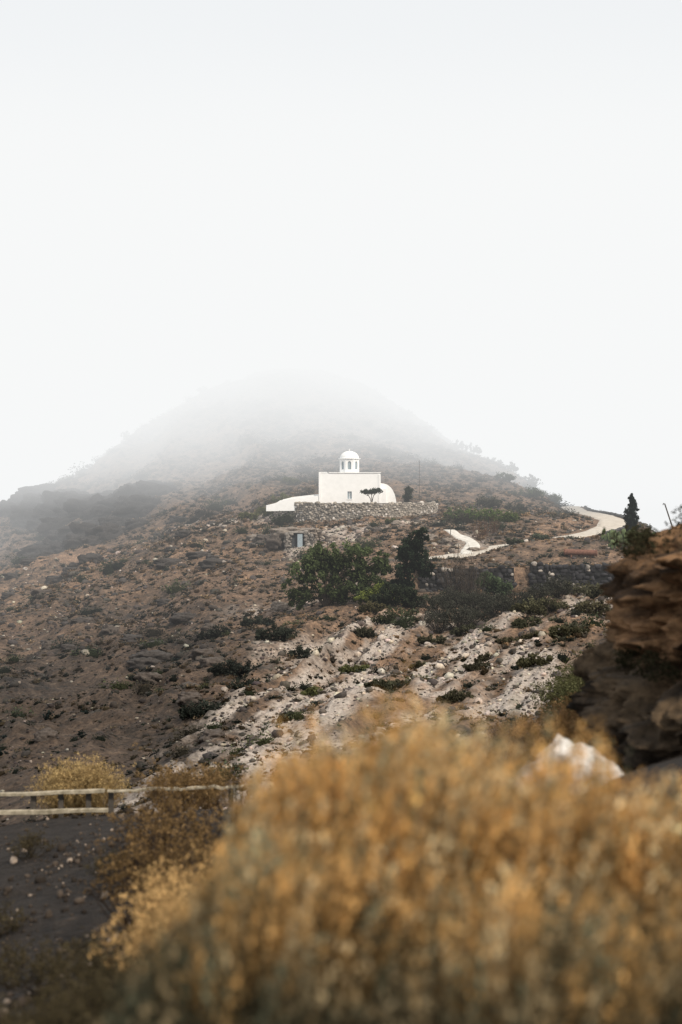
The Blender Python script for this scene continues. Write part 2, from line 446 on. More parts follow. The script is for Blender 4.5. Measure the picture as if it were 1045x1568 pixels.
# ------------------------------------------------------------------ scattered scrub
def shrub_template(nl, ls, sd):
    r = np.random.default_rng(sd)
    d = r.normal(size=(nl, 3)); d[:, 2] = np.abs(d[:, 2]) * .9 + .05; d /= np.linalg.norm(d, axis=1)[:, None]
    lump = 1 + .45 * fbm(d[:, 0] * 2 + sd, d[:, 1] * 2 + d[:, 2], 2, sd)
    p = d * (r.uniform(.5, 1.12, (nl, 1)) * lump[:, None])
    a = r.normal(size=(nl, 3)); a /= np.linalg.norm(a, axis=1)[:, None]
    a = a * .5 + d * .8; a /= np.linalg.norm(a, axis=1)[:, None]
    b = np.cross(a, r.normal(size=(nl, 3))); b /= np.linalg.norm(b, axis=1)[:, None]
    L = ls * r.uniform(.6, 1.3, (nl, 1))
    V = np.stack([p - b * L * .4, p + a * L * .5 + b * L * .05, p + b * L * .4 + a * L * .1, p - a * L * .4], 1).reshape(-1, 3)
    F = np.arange(nl * 4).reshape(nl, 4)[:, [0, 1, 2, 3]]
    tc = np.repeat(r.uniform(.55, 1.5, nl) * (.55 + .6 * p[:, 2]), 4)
    CV = ICO_V * np.array([.62, .62, .6])
    return V, F, np.repeat(tc[:, None], 3, 1), CV
ST = [shrub_template(30, .42, 100 + i) for i in range(5)]
ST2 = [shrub_template(240, .17, 200 + i) for i in range(5)]
def scatter_shrubs(name, x, y, sz, col, T, hz=.8):
    g = Geo(); z = height(x, y); ti = RNG.integers(0, 5, len(x))
    for i in range(5):
        k = ti == i
        if not k.any(): continue
        V, F, tc_, CV = T[i]
        s = sz[k][:, None] * RNG.uniform(.7, 1.35, (k.sum(), 3)) * np.array([1, 1, hz])
        pos = np.stack([x[k], y[k], z[k] - .05 * sz[k]], -1); rz = RNG.uniform(0, 6.28, k.sum())
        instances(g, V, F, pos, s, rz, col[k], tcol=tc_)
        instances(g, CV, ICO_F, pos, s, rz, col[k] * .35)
    g.build(name, M_LEAF)
PAL = np.array([(.078, .076, .054), (.145, .105, .066), (.24, .155, .090), (.048, .056, .046), (.14, .12, .095), (.31, .205, .115)])
x, y = wedge(66000, 58, 372, .31)
sc = scree(x, y); nz = fbm(x / 8, y / 8, 4, 88)
keep = clear(x, y) & (RNG.random(len(x)) < np.clip(.60 + 1.2 * nz - .56 * sc, .06, 1))
x, y, nz = x[keep], y[keep], nz[keep]
sz = (.15 + .36 * RNG.random(len(x)) ** 2.6) * (.7 + y / 330)
ci = RNG.choice(len(PAL), len(x), p=[.24, .2, .16, .19, .11, .10])
dm = valley_shade(x, y)[:, None]
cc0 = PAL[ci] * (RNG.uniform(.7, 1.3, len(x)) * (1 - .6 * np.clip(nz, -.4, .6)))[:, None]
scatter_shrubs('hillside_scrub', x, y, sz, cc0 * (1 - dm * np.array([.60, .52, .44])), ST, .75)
x, y = wedge(1300, 70, 350, .29)
nz = fbm(x / 14, y / 14, 3, 188)
keep = clear(x, y) & (scree(x, y) < .55) & (RNG.random(len(x)) < .4 + 1.6 * nz)
keep &= ~((np.abs(y - 150) < 8) & (x > 7))
x, y = x[keep], y[keep]
sz = (.4 + 1.1 * RNG.random(len(x)) ** 2) * (.7 + y / 300)
PAL2 = np.array([(.042, .048, .038), (.055, .066, .038), (.065, .058, .045), (.08, .088, .046)])
scatter_shrubs('hillside_bushes', x, y, sz, PAL2[RNG.integers(0, 4, len(x))], ST2, .7)

# ------------------------------------------------------------------ trees / plants
def tube(g, P, R, col, ns=5):
    P = np.asarray(P, float); n = len(P)
    T = np.gradient(P, axis=0); T /= (np.linalg.norm(T, axis=1)[:, None] + 1e-9)
    up = np.array([.3, .2, 1.0]) if abs(T[0][2]) < .9 else np.array([1.0, .1, 0])
    A = np.cross(T, up); A /= np.linalg.norm(A, axis=1)[:, None]; B = np.cross(T, A)
    a = np.arange(ns) / ns * 6.2832
    V = P[:, None] + (A[:, None] * np.cos(a)[None, :, None] + B[:, None] * np.sin(a)[None, :, None]) * np.asarray(R)[:, None, None]
    id_ = np.arange(n * ns).reshape(n, ns)
    F = np.stack([id_[:-1], np.roll(id_[:-1], -1, 1), np.roll(id_[1:], -1, 1), id_[1:]], -1).reshape(-1, 4)
    g.add(V.reshape(-1, 3), F, col)

def leaves(g, cen, rad, nclump, per, ls, col, clump_r=.3, up=.0, cv=.35):
    cen = np.array(cen); rad = np.array(rad)
    d = RNG.normal(size=(nclump, 3)); d /= np.linalg.norm(d, axis=1)[:, None]
    cc = d * (RNG.random((nclump, 1)) ** .45)
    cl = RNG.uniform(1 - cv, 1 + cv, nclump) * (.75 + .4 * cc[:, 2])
    q = RNG.normal(size=(nclump, per, 3)) * .5
    p = cc[:, None] * rad + q * (clump_r * RNG.uniform(.6, 1.3, (nclump, 1, 1))) * rad.mean() + cen
    p = p.reshape(-1, 3); n = len(p)
    a = RNG.normal(size=(n, 3)); a[:, 2] += up; a /= np.linalg.norm(a, axis=1)[:, None]
    b = np.cross(a, RNG.normal(size=(n, 3))); b /= np.linalg.norm(b, axis=1)[:, None]
    L = ls * RNG.uniform(.6, 1.4, (n, 1))
    V = np.stack([p - a * L * .5, p + b * L * .3, p + a * L * .5, p - b * L * .3], 1).reshape(-1, 3)
    c = np.array(col)[None] * (np.repeat(cl, per) * RNG.uniform(.7, 1.3, n))[:, None]
    g.add(V, np.arange(n * 4).reshape(n, 4), np.repeat(c, 4, 0))

def tree(name, bx, by, crowns, col, ls=.28, trunk_r=.2, bz=None, clumps=40, per=60, up=0., clump_r=.3, bark=(.07, .055, .045)):
    g = Geo(); bz = H(bx, by) - .1 if bz is None else bz
    base = np.array([bx, by, bz])
    for (dx, dy, dz, rx, ry, rz) in crowns:
        c = base + np.array([dx, dy, dz])
        mid = base + np.array([dx * .25, dy * .25, dz * .5])
        P = [base, (base + mid) / 2 + RNG.normal(size=3) * .05, mid, (mid + c) / 2 + RNG.normal(size=3) * .1, c]
        tube(g, P, [trunk_r, trunk_r * .85, trunk_r * .65, trunk_r * .45, trunk_r * .25], bark, 6)
        for _ in range(5):
            e = c + RNG.normal(size=3) * np.array([rx, ry, rz]) * .5
            s = mid + (c - mid) * random.uniform(.1, .9)
            tube(g, [s, (s + e) / 2 + np.array([0, 0, .1]), e], [trunk_r * .35, trunk_r * .22, trunk_r * .08], bark, 4)
        leaves(g, c, (rx, ry, rz), max(8, int(clumps)), per, ls, col, clump_r, up)
    return g.build(name, M_LEAF)

GREEN = (.085, .108, .048); DGREEN = (.032, .046, .028); OLIVE = (.125, .13, .058); LGREEN = (.18, .21, .055)
tree('mastic_tree', -1.6, 146, [(-2.7, 0, 1.6, 1.7, 1.4, 1.8), (-1.6, 0, 3.5, 1.8, 1.4, 1.8), (.2, .5, 5.2, 1.9, 1.5, 1.8), (1.2, .5, 3.4, 1.8, 1.5, 1.9), (2.9, 0, 4.8, 1.9, 1.4, 1.8), (4.6, 0, 3.2, 1.6, 1.2, 1.8), (3.2, -.4, 1.8, 1.6, 1.2, 1.3), (.6, -.3, 1.4, 1.7, 1.2, 1.2), (5.6, 0, 4.4, 1.1, .8, 1.1)], GREEN, .30, .2, clumps=30, per=70, clump_r=.24, )
tree('mastic_tree', 3.6, 143, [(.2, 0, 1.4, 1.5, 1.2, 1.0), (-1.1, 0, 1.0, 1.1, .9, .8), (1.5, 0, .9, 1.0, .9, .7)], LGREEN, .24, .1, clumps=24, per=50, clump_r=.24)
tree('olive_tree', 7.0, 150, [(-.6, 0, 2.4, 1.5, 1.2, 1.9), (.5, 0, 4.2, 1.7, 1.2, 1.5), (1.1, 0, 6.3, 1.1, .9, 1.2), (.0, .2, 5.2, 1.3, 1, 1.1), (1.9, 0, 3.3, 1.1, .8, 1.4), (-.9, 0, .9, 1.7, 1.2, 1.0)], DGREEN, .26, .22, clumps=32, per=76, clump_r=.24)
tree('olive_tree', 5.2, 141, [(0, 0, 1.5, 1.6, 1.2, 1.1), (1.6, 0, 1.2, 1.5, 1.1, .9), (-1.3, 0, .9, 1.2, 1, .7)], (.04, .05, .03), .24, .14, clumps=26, per=60, clump_r=.24)
tree('wild_shrub', 16.0, 148.5, [(0, 0, 1.5, 1.5, 1.2, 1.3), (1.0, 0, 1.2, 1.1, 1.0, .9), (-.9, 0, 2.0, .9, .9, .9)], (.085, .115, .06), .24, .1, clumps=26, per=60)
for (bx, by, r, c) in [(8.2, 141, 1.6, (.05, .058, .036)), (3.0, 137, 1.2, (.09, .08, .042)), (10.8, 141, 1.5, (.065, .07, .048)), (13, 142, 1.3, (.055, .058, .045)), (18.8, 141, 1.3, (.07, .075, .052)),
                       (22.5, 135, 1.6, (.11, .105, .062)), (25.5, 137, 1.4, (.08, .095, .055)), (5.0, 130, 1.6, (.065, .07, .04)), (18.0, 128, 1.6, (.11, .105, .06)), (23.5, 128, 1.3, (.10, .095, .06)),
                       (-1.8, 102, .8, OLIVE), (1.0, 112, .9, OLIVE), (12.8, 110, .7, (.11, .10, .065)), (4, 100, .6, (.08, .075, .05)), (9, 95, .7, (.07, .065, .045)), (-3.5, 120, 1.2, (.042, .048, .036)), (-6, 126, 1.3, (.042, .048, .036)),
                       (15, 115, 1.1, (.09, .09, .055)), (18, 112, 1.1, (.08, .08, .055)), (-9, 116, 1.4, (.038, .043, .036)), (-12, 138, 1.4, (.042, .045, .036)), (-8.5, 142, 1.3, (.042, .048, .036)), (-7, 108, 1.2, (.04, .045, .036)), (-10, 100, 1.3, (.036, .042, .034)),
                       (28, 138, 1.6, (.09, .10, .055)), (16, 122, 1.2, (.10, .095, .055)), (21, 119, 1.3, (.10, .09, .055)), (19, 106, 1.1, (.075, .08, .045)), (12.5, 92, .9, (.085, .08, .045)), (15.5, 98, 1.0, (.09, .085, .05)),
                       (11, 124, 1.1, (.075, .075, .048)), (7.5, 120, .9, (.085, .08, .05)), (1.5, 124, .9, (.07, .068, .045)), (26, 131, 1.3, (.10, .10, .06)), (14, 104, .8, (.10, .09, .055)),
                       (6, 108, .7, (.08, .075, .045)), (2.5, 92, .7, (.07, .07, .045)), (-3, 90, .8, (.05, .055, .04)), (7, 88, .8, (.075, .07, .045)), (10.5, 102, .7, (.075, .07, .045))]:
    tree('wild_shrub', bx, by, [(0, 0, r * .45, r, r * .8, r * .5), (r * .9, 0, r * .35, r * .7, r * .6, r * .45), (-r * .7, .2, r * .3, r * .6, r * .5, r * .35)], c, .2, .06, clumps=20, per=46, clump_r=.26)
tree('umbrella_tree', 4.6, 213.4, [(0, 0, 1.9, 1.1, .9, .32), (.8, 0, 2.05, .9, .8, .3), (-.9, 0, 1.85, .8, .7, .28)], DGREEN, .2, .09, bz=1.15, clumps=22, per=40, clump_r=.3)
tree('juniper_tree', 10.2, 218, [(0, 0, 1.2, .9, .8, 1.1), (.2, 0, 2.1, .7, .6, .9)], (.05, .065, .045), .2, .1, bz=1.1, clumps=26, per=50)
tree('fig_tree', -5.4, 232, [(0, 0, 1.8, 1.6, 1.2, 1.2), (-1.2, 0, 1.6, 1.1, 1, .9)], (.13, .11, .08), .2, .1, clumps=24, per=40)
for (bx, by, r, c) in [(-12, 224, 2.1, OLIVE), (-9.6, 228, 2.1, (.14, .15, .075)), (-14.5, 221, 1.4, OLIVE), (20, 207, 2.6, (.105, .145, .045)), (17.6, 212, 2.2, GREEN), (23.5, 205, 2.0, (.105, .14, .045)), (16.5, 208, 1.6, GREEN),
                       (23, 228, 2.2, (.08, .08, .06)), (28, 230, 1.8, (.08, .08, .06)), (7.4, 206, 1.0, OLIVE), (33, 250, 2.0, GREEN), (38, 262, 2.2, GREEN), (30, 262, 1.6, GREEN),
                       (-9, 250, 1.6, OLIVE), (24.5, 176, 1.0, (.09, .105, .07)), (21, 173, 1.0, (.07, .08, .05))]:
    tree('hill_shrub', bx, by, [(0, 0, r * .4, r, r * .8, r * .5), (r * .6, 0, r * .3, r * .7, r * .6, r * .4)], c, .24, .06, clumps=26, per=45)
for (bx, by, r) in [(30, 330, 2.2), (27, 334, 1.8), (35, 332, 2.0), (42, 318, 1.7), (46, 312, 1.5), (20, 345, 2.1), (15, 348, 2.0), (38, 322, 1.7), (-52, 345, 1.7), (-60, 340, 1.3), (-34, 348, 1.7), (43, 290, 1.4), (40, 296, 1.5), (46, 296, 1.3)]:
    tree('misty_shrub', bx, by, [(0, 0, r * .6, r * .9, r * .8, r * .6), (r * .8, 0, r * .4, r * .6, r * .6, r * .4)], (.06, .07, .05), .3, .08, clumps=20, per=40, clump_r=.2)
# cypress
cy = (35.6, 174.2)
g = Geo(); cz = H(*cy) - .1
tube(g, [(cy[0], cy[1], cz), (cy[0], cy[1], cz + 2.5), (cy[0] + .1, cy[1], cz + 5.0)], [.16, .11, .03], (.07, .05, .04), 6)
for i in range(16):
    t = i / 15; rr = .95 * math.sin(math.pi * min(1, (.16 + t * .84))) ** .7 * (1 - .35 * t) + .08
    leaves(g, (cy[0] + RNG.normal() * .1 + .12 * t, cy[1], cz + .8 + 4.7 * t), (rr, rr, .45), 14, 50, .2, (.022, .034, .026), .34, .8)
g.build('cypress_tree', M_LEAF)
for (bx, by, r) in [(38.0, 175, 1.0), (39.4, 176, .7), (33.5, 170, .7)]:
    tree('roadside_bush', bx, by, [(0, 0, r * .5, r, r * .8, r * .7)], DGREEN, .2, .06, clumps=24, per=50)

def twigs(name, spots, hgt, n, col, spread=.8, r0=.02, leaf=None, ls=.05, lean=(0, 0), mat=None):
    g = Geo()
    for (bx, by) in spots:
        bz = H(bx, by) - .05
        for i in range(n):
            a = random.uniform(0, 6.283); sp = spread * random.random() ** .6
            hh = hgt * random.uniform(.5, 1.1)
            b = np.array([bx + RNG.normal() * spread * .15, by + RNG.normal() * spread * .15, bz])
            tip = np.array([bx + math.cos(a) * sp + lean[0] * hh, by + math.sin(a) * sp + lean[1] * hh, bz + hh * (1 - .35 * (sp / spread) ** 2)])
            m = (b + tip) / 2 + np.array([math.cos(a), math.sin(a), 0]) * sp * .15
            c = np.array(col) * random.uniform(.6, 1.4)
            tube(g, [b, m, tip], [r0, r0 * .7, r0 * .25], c, 3)
            for j in range(3):
                t = random.uniform(.4, .95); s = m + (tip - m) * t
                e = s + np.array([RNG.normal(), RNG.normal(), abs(RNG.normal()) + .4]) * hgt * .12
                tube(g, [s, e], [r0 * .4, r0 * .15], c, 3)
                if leaf is not None:
                    leaves(g, e, (ls * 2, ls * 2, ls * 3), 3, 5, ls, leaf, .6)
    return g.build(name, mat or M_LEAF)
twigs('bare_thicket', [(10.6, 138), (12.5, 135), (14.5, 133), (16.5, 131), (9.0, 131), (12, 130), (15, 129), (18, 130), (20, 132), (8.6, 127), (14, 136), (10.5, 127)], 1.8, 55, (.09, .083, .075), 1.8, .03, (.065, .066, .052), .12)
twigs('bare_sapling', [(12.4, 149), (13.2, 150), (11.6, 150), (13.8, 146)], 4.6, 34, (.085, .07, .058), 1.7, .035)
twigs('dry_reeds', [(18, 188), (19.5, 193), (21, 196)], 2.4, 30, (.12, .07, .045), 1.4, .03)

g = Geo()
for i in range(260):
    px = RNG.uniform(31.5, 38.5); py = RNG.uniform(166, 172); pz = H(px, py) + RNG.uniform(.1, 1.3)
    V = S1[0] * np.array([.26, .07, .36]) * random.uniform(.7, 1.2)
    a = random.uniform(-.9, .9); b = random.uniform(0, 3.14)
    V = np.stack([V[:, 0] * math.cos(a) - V[:, 2] * math.sin(a), V[:, 1], V[:, 0] * math.sin(a) + V[:, 2] * math.cos(a)], -1)
    V = np.stack([V[:, 0] * math.cos(b) - V[:, 1] * math.sin(b), V[:, 0] * math.sin(b) + V[:, 1] * math.cos(b), V[:, 2]], -1)
    g.add(V + np.array([px, py, pz]), S1[1], np.array([.15, .19, .09]) * random.uniform(.5, 1.5))
g.build('prickly_pear_cactus', M_LEAF)

# ------------------------------------------------------------------ stone walls
def stone_wall(name, pts, thick, ss, col, colv=.4, core=(.05, .045, .04), light=None, lp=.1):
    g = Geo(); D = dense(np.array(pts, float), .4)
    seg = np.linalg.norm(np.diff(D[:, :2], axis=0), axis=1); s = np.concatenate([[0], np.cumsum(seg)])
    Lt = s[-1]; nrow = int(max((D[:, 3] - D[:, 2]).max() / (ss * .72), 1)) + 1
    pos, scl, rz, cc = [], [], [], []
    for r in range(nrow):
        u = random.random() * ss
        while u < Lt:
            w = ss * random.uniform(.5, 1.6)
            P = [np.interp(u, s, D[:, k]) for k in range(4)]
            P2 = [np.interp(min(u + .3, Lt), s, D[:, k]) for k in range(2)]
            zb = P[2] + r * ss * .72 + random.uniform(-.3, .3) * ss * .7
            if zb < P[3] - ss * .5 + random.uniform(-.12, .12):
                ang = math.atan2(P2[1] - P[1], P2[0] - P[0] + 1e-6)
                pos.append((P[0] + RNG.normal() * .03, P[1] + RNG.normal() * .08, zb + ss * .3))
                scl.append((w * .56, thick * .6, ss * .46 * random.uniform(.7, 1.4))); rz.append(ang)
                c = np.array(col) if not (light and random.random() < lp) else np.array(light)
                cc.append(c * random.uniform(1 - colv, 1 + colv))
            u += w * .98
    pos, scl, rz, cc = map(np.array, (pos, scl, rz, cc)); ti = RNG.integers(0, 6, len(pos))
    for i in range(6):
        k = ti == i
        if k.any(): instances(g, RT1[i][0], RT1[i][1], pos[k], scl[k], rz[k], cc[k], RNG.uniform(-.22, .22, k.sum()))
    T = np.gradient(D[:, :2], axis=0); T /= np.linalg.norm(T, axis=1)[:, None]; Nn = np.stack([T[:, 1], -T[:, 0]], -1) * thick * .38
    a = D[:, :2] + Nn; b = D[:, :2] - Nn; zt = D[:, 3] - .12; zb = D[:, 2] - .4
    V = np.stack([np.c_[a, zb], np.c_[a, zt], np.c_[b, zt], np.c_[b, zb]], 1); n = len(D)
    id_ = np.arange(n * 4).reshape(n, 4)
    F = np.concatenate([np.stack([id_[:-1, j], id_[:-1, j + 1], id_[1:, j + 1], id_[1:, j]], -1) for j in range(3)])
    g.add(V.reshape(-1, 3), F, core)
    return g.build(name, M_STONE)
arc = []
for a in np.linspace(math.radians(188), math.radians(358), 26):
    ax = TC[0] + TR[0] * 1.03 * math.cos(a); ay = TC[1] + TR[1] * 1.03 * math.sin(a)
    arc.append((ax, ay, min(H(ax, ay - .9), .4) - .2, 1.45))
stone_wall('terrace_stone_wall', arc, .6, .40, (.29, .255, .215), .4, (.13, .115, .10), (.5, .46, .42), .12)
def grounded(xs, top): return [(a, float(wall_y(np.array(a))), -9.0, top + random.uniform(-.15, .15)) for a in xs]
stone_wall('dry_stone_wall', grounded([8.6, 11, 13.5, 16, 19.0], -6.1), .8, .55, (.030, .029, .031), .6, (.008, .008, .008), (.28, .25, .22), .13)
stone_wall('dry_stone_wall', grounded([20.8, 24, 27, 30, 34, 38, 41], -5.7), .8, .55, (.028, .027, .030), .6, (.008, .008, .008), (.28, .25, .22), .11)
pr = []
for p, t in zip(ROADD[4:-28:3], np.gradient(ROADD[:, :2], axis=0)[4:-28:3]):
    t = t / np.linalg.norm(t); nx_, ny_ = -t[1], t[0]
    pr.append((p[0] + nx_ * 2.6, p[1] + ny_ * 2.6, p[2] - .4, p[2] + .35))
stone_wall('roadside_parapet', pr, .4, .35, (.08, .08, .08), .3)
stone_wall('roadside_edging', [(26.5, 178.5, -5.4, -4.25), (28.5, 179, -5.3, -4.2), (30, 180, -5.2, -4.2)], .6, .45, (.72, .70, .66), .1, (.5, .48, .45))

g = Geo()
z0 = H(28, 164)
tube(g, [(25.9, 164.5, z0 + .75), (28, 164.2, z0 + .70), (29.4, 164, z0 + .66)], [.34, .34, .34], (1, 1, 1), 14)
tube(g, [(25.8, 164.5, z0 + .75), (25.95, 164.5, z0 + .75)], [.39, .39], (1, 1, 1), 14)
tube(g, [(29.35, 164, z0 + .66), (29.5, 164, z0 + .66)], [.39, .39], (1, 1, 1), 14)
for sx in (26.6, 28.8):
    tube(g, [(sx, 164.3, z0 - .3), (sx, 164.3, z0 + .45)], [.12, .12], (1, 1, 1), 6)
g.build('rusty_water_pipe', M_RUST)

# ------------------------------------------------------------------ church
church = empty('white_church', (0, 0, 0))
def pyobj(name, V, F, mat, parent, bevel=0):
    me = bpy.data.meshes.new(name); me.from_pydata([tuple(v) for v in V], [], F); me.materials.append(mat)
    ob = bpy.data.objects.new(name, me); scene.collection.objects.link(ob); ob.parent = parent
    if bevel:
        b = ob.modifiers.new('b', 'BEVEL'); b.width = bevel; b.segments = 2; b.limit_method = 'ANGLE'
    return ob
def box(name, x0, x1, y0, y1, z0, z1, mat, parent, bevel=.04):
    V = [(x0,y0,z0),(x1,y0,z0),(x1,y1,z0),(x0,y1,z0),(x0,y0,z1),(x1,y0,z1),(x1,y1,z1),(x0,y1,z1)]
    return pyobj(name, V, [(0,3,2,1),(4,5,6,7),(0,1,5,4),(1,2,6,5),(2,3,7,6),(3,0,4,7)], mat, parent, bevel)
def prism(name, prof, y0, y1, mat, parent, bevel=.04):
    n = len(prof); V = [(p[0], y0, p[1]) for p in prof] + [(p[0], y1, p[1]) for p in prof]
    F = [tuple(range(n)), tuple(range(2 * n - 1, n - 1, -1))] + [(i, i + n, (i + 1) % n + n, (i + 1) % n) for i in range(n)]
    return pyobj(name, V, F, mat, parent, bevel)
G0 = 1.1; FY = 217.7
ox0, ox1, oz0, oz1 = 1.0, 1.65, 2.0, 3.15
prism('facade', [(-3.3, G0), (ox0, G0), (ox0, oz1), (ox1, oz1), (ox1, G0), (6.0, G0), (6.0, 5.95), (-3.3, 5.95)], FY, FY + .45, M_WHITE, church, 0)
box('window_sill', ox0, ox1, FY + .003, FY + .45, G0, oz0, M_WHITE, church, 0)
box('window_ledge', ox0 - .1, ox1 + .1, FY - .08, FY - .002, oz0 - .12, oz0 - .02, M_WHITE, church, .01)
box('window_pane', ox0 + .01, ox1 - .01, FY + .25, FY + .3, oz0 + .01, oz1 - .01, M_DOOR, church, 0)
box('window_bar', (ox0 + ox1) / 2 - .03, (ox0 + ox1) / 2 + .03, FY + .2, FY + .248, oz0 + .02, oz1 - .02, M_WHITE, church, 0)
box('nave', -3.3, 6.0, FY + .455, FY + 9, G0, 5.8, M_WHITE, church, .06)
box('parapet_rear', -3.3, 6.0, FY + 8.6, FY + 9.02, 5.803, 6.02, M_WHITE, church, .03)
box('left_pilaster', -3.42, -3.0, FY - .10, FY - .003, G0, 5.948, M_WHITE, church, .04)
box('right_pilaster', 5.7, 6.08, FY - .10, FY - .003, G0, 5.75, M_WHITE, church, .04)
box('corner_merlon', -3.42, -2.1, FY - .05, FY + .6, 5.953, 6.12, M_WHITE, church, .04)
box('cornice', -1.9, 6.1, FY - .12, FY + .3, 5.955, 6.08, M_WHITE, church, .02)
prof = [(6.003, G0)] + [(8.6, G0)] + [(6.0 + 2.5 * math.cos(a) ** .8 + .0, G0 + 3.3 * math.sin(a)) for a in np.linspace(.12, 1.5, 12)] + [(6.003, 4.45)]
prism('vaulted_side_aisle', prof, FY + .8, FY + 7.5, M_WHITE, church, .03)
box('side_buttress', 6.004, 6.9, FY - .02, FY + .79, G0, 3.6, M_WHITE, church, .05)
DC = (1.3, FY + 2.2); DR = 1.62; Z0, Z1 = 5.803, 8.15
for i in range(8):
    a0 = math.pi / 8 + i * math.pi / 4 ; a1 = a0 + math.pi / 4
    p0 = np.array([math.cos(a0), math.sin(a0)]) * DR; p1 = np.array([math.cos(a1), math.sin(a1)]) * DR
    w = np.linalg.norm(p1 - p0); ow = .26; h0 = .75; h1 = 1.75
    u = (p1 - p0) / w; nin = -np.array([math.cos((a0 + a1) / 2), math.sin((a0 + a1) / 2)]) * .28
    pts = [(0, 0), (w / 2 - ow, 0), (w / 2 - ow, h1)] + [(w / 2 - ow * math.cos(t), h1 + ow * math.sin(t)) for t in np.linspace(.3, 2.84, 8)] + [(w / 2 + ow, h1), (w / 2 + ow, 0), (w, 0), (w, Z1 - Z0), (0, Z1 - Z0)]
    n = len(pts); V = []
    for off in (0, 1):
        for (s, h) in pts:
            q = p0 + u * s + nin * off; V.append((DC[0] + q[0], DC[1] + q[1], Z0 + h))
    Fc = [tuple(range(n)), tuple(range(2 * n - 1, n - 1, -1))] + [(k, k + n, (k + 1) % n + n, (k + 1) % n) for k in range(n)]
    pyobj('lantern_wall_%d' % i, V, Fc, M_WHITE, church)
    V = []
    for off in (.02, .9):
        for (s, h) in [(w / 2 - ow, 0), (w / 2 + ow, 0), (w / 2 + ow, h0), (w / 2 - ow, h0)]:
            q = p0 + u * s + nin * off; V.append((DC[0] + q[0], DC[1] + q[1], Z0 + h))
    pyobj('lantern_sill_%d' % i, V, [(0,1,2,3),(7,6,5,4),(0,4,5,1),(1,5,6,2),(2,6,7,3),(3,7,4,0)], M_WHITE, church)
    V = []
    for off in (.6, .9):
        for (s, h) in [(w / 2 - ow, h0), (w / 2 + ow, h0), (w / 2 + ow, h1 + ow), (w / 2 - ow, h1 + ow)]:
            q = p0 + u * s + nin * off; V.append((DC[0] + q[0], DC[1] + q[1], Z0 + h))
    pyobj('lantern_glass_%d' % i, V, [(0,1,2,3),(7,6,5,4),(0,4,5,1),(1,5,6,2),(2,6,7,3),(3,7,4,0)], M_DOOR, church)
def lathe(name, prof, c, mat, parent, ns=32):
    V = []; 
    for (r, z) in prof:
        for k in range(ns):
            a = k / ns * 6.28318; V.append((c[0] + r * math.cos(a), c[1] + r * math.sin(a), z))
    F = []
    for i in range(len(prof) - 1):
        for k in range(ns):
            F.append((i * ns + k, i * ns + (k + 1) % ns, (i + 1) * ns + (k + 1) % ns, (i + 1) * ns + k))
    F.append(tuple(range(ns - 1, -1, -1)))
    ob = pyobj(name, V, F, mat, parent)
    ob.data.polygons.foreach_set('use_smooth', [True] * len(F)); return ob
dz = Z1 + .003
lathe('dome', [(1.72, dz), (1.74, dz + .12), (1.5, dz + .13)] + [(1.48 * math.cos(t), dz + .13 + 1.15 * math.sin(t)) for t in np.linspace(.05, 1.56, 12)], DC, M_WHITE, church)
box('cross_post', DC[0] - .03, DC[0] + .03, DC[1] - .05, DC[1] + .05, dz + 1.2, dz + 1.6, M_WHITE, church, 0)
box('cross_arm', DC[0] - .12, DC[0] + .12, DC[1] - .06, DC[1] + .06, dz + 1.40, dz + 1.46, M_WHITE, church, 0)
wl = empty('white_courtyard_wall')
prism('sloping_wall', [(-11.3, .1), (-3.45, 0.2), (-3.45, 2.45), (-7.0, 2.1), (-9.2, 1.75), (-9.8, 1.35), (-11.3, 1.0)], 214.6, 215.1, M_WHITE, wl, .04)
prism('rear_wall', [(-9.0, 1.0), (-3.45, 1.1), (-3.45, 2.75), (-7.4, 2.3), (-9.0, 1.9)], 218.5, 218.9, M_WHITE, wl, .04)
hut = empty('stone_hut')
hz = H(-6, 196)
stone_wall('hut_front_wall', [(-7.8, 196.0, hz - .6, hz + 1.9), (-6.8, 195.95, hz - .6, hz + 2.2)], .5, .4, (.20, .18, .16), .4).parent = hut
stone_wall('hut_side_wall', [(-5.0, 195.9, hz - .6, hz + 2.2), (-3.9, 196.2, hz - .6, hz + 1.9)], .5, .4, (.20, .18, .16), .4).parent = hut
box('hut_door', -6.0, -5.3, 195.8, 195.88, hz, hz + 1.8, M_DOOR, hut, .01)
box('hut_opening_shade_block', -7.6, -4.1, 196.3, 199, hz - .5, hz + 1.9, M_DARK, hut, .02)  # solid dark block; shade inside the opening put into its colour
box('hut_lintel', -7.2, -4.7, 195.7, 196.3, hz + 1.95, hz + 2.2, mat_simple('hut_lintel_stone', (.2, .18, .16), (.35, .32, .29), 3), hut, .05)
boulders('hut_boulders', [(-7.8, 198.3, hz + 1.9, 2.0, 1.6, .8, GR), (-4.8, 198.2, hz + 2.0, 1.8, 1.5, .6, GR), (-9.2, 197, hz + .6, 1.2, 1.0, 1.0, BR)])

def pole(name, a, b, r, extra=None):
    g = Geo(); tube(g, [a, ((np.array(a) + np.array(b)) / 2), b], [r, r * .9, r * .75], (1, 1, 1), 8)
    if extra: 
        for e in extra: tube(g, e[0], [e[1]] * len(e[0]), (1, 1, 1), 6)
    return g.build(name, M_POLE)
pole('utility_pole', (11.9, 216, 1.0), (11.9, 216, 7.9), .028, [([(11.7, 216, 7.6), (12.1, 216, 7.6)], .02)])
zb = H(39.2, 163)
pole('leaning_pole', (39.4, 163, zb - .3), (37.1, 163, .95), .10, [([(37.12, 163, .9), (36.95, 163, .98), (36.9, 163, .8)], .06)])
for k, (bx, by, hh) in enumerate([(13.4, 163.5, 2.2), (14.6, 190, 2.0), (-7.0, 226, 2.6)]):
    b = H(bx, by); pole('wooden_post', (bx, by, b - .2), (bx + .1, by, b + hh), .05)

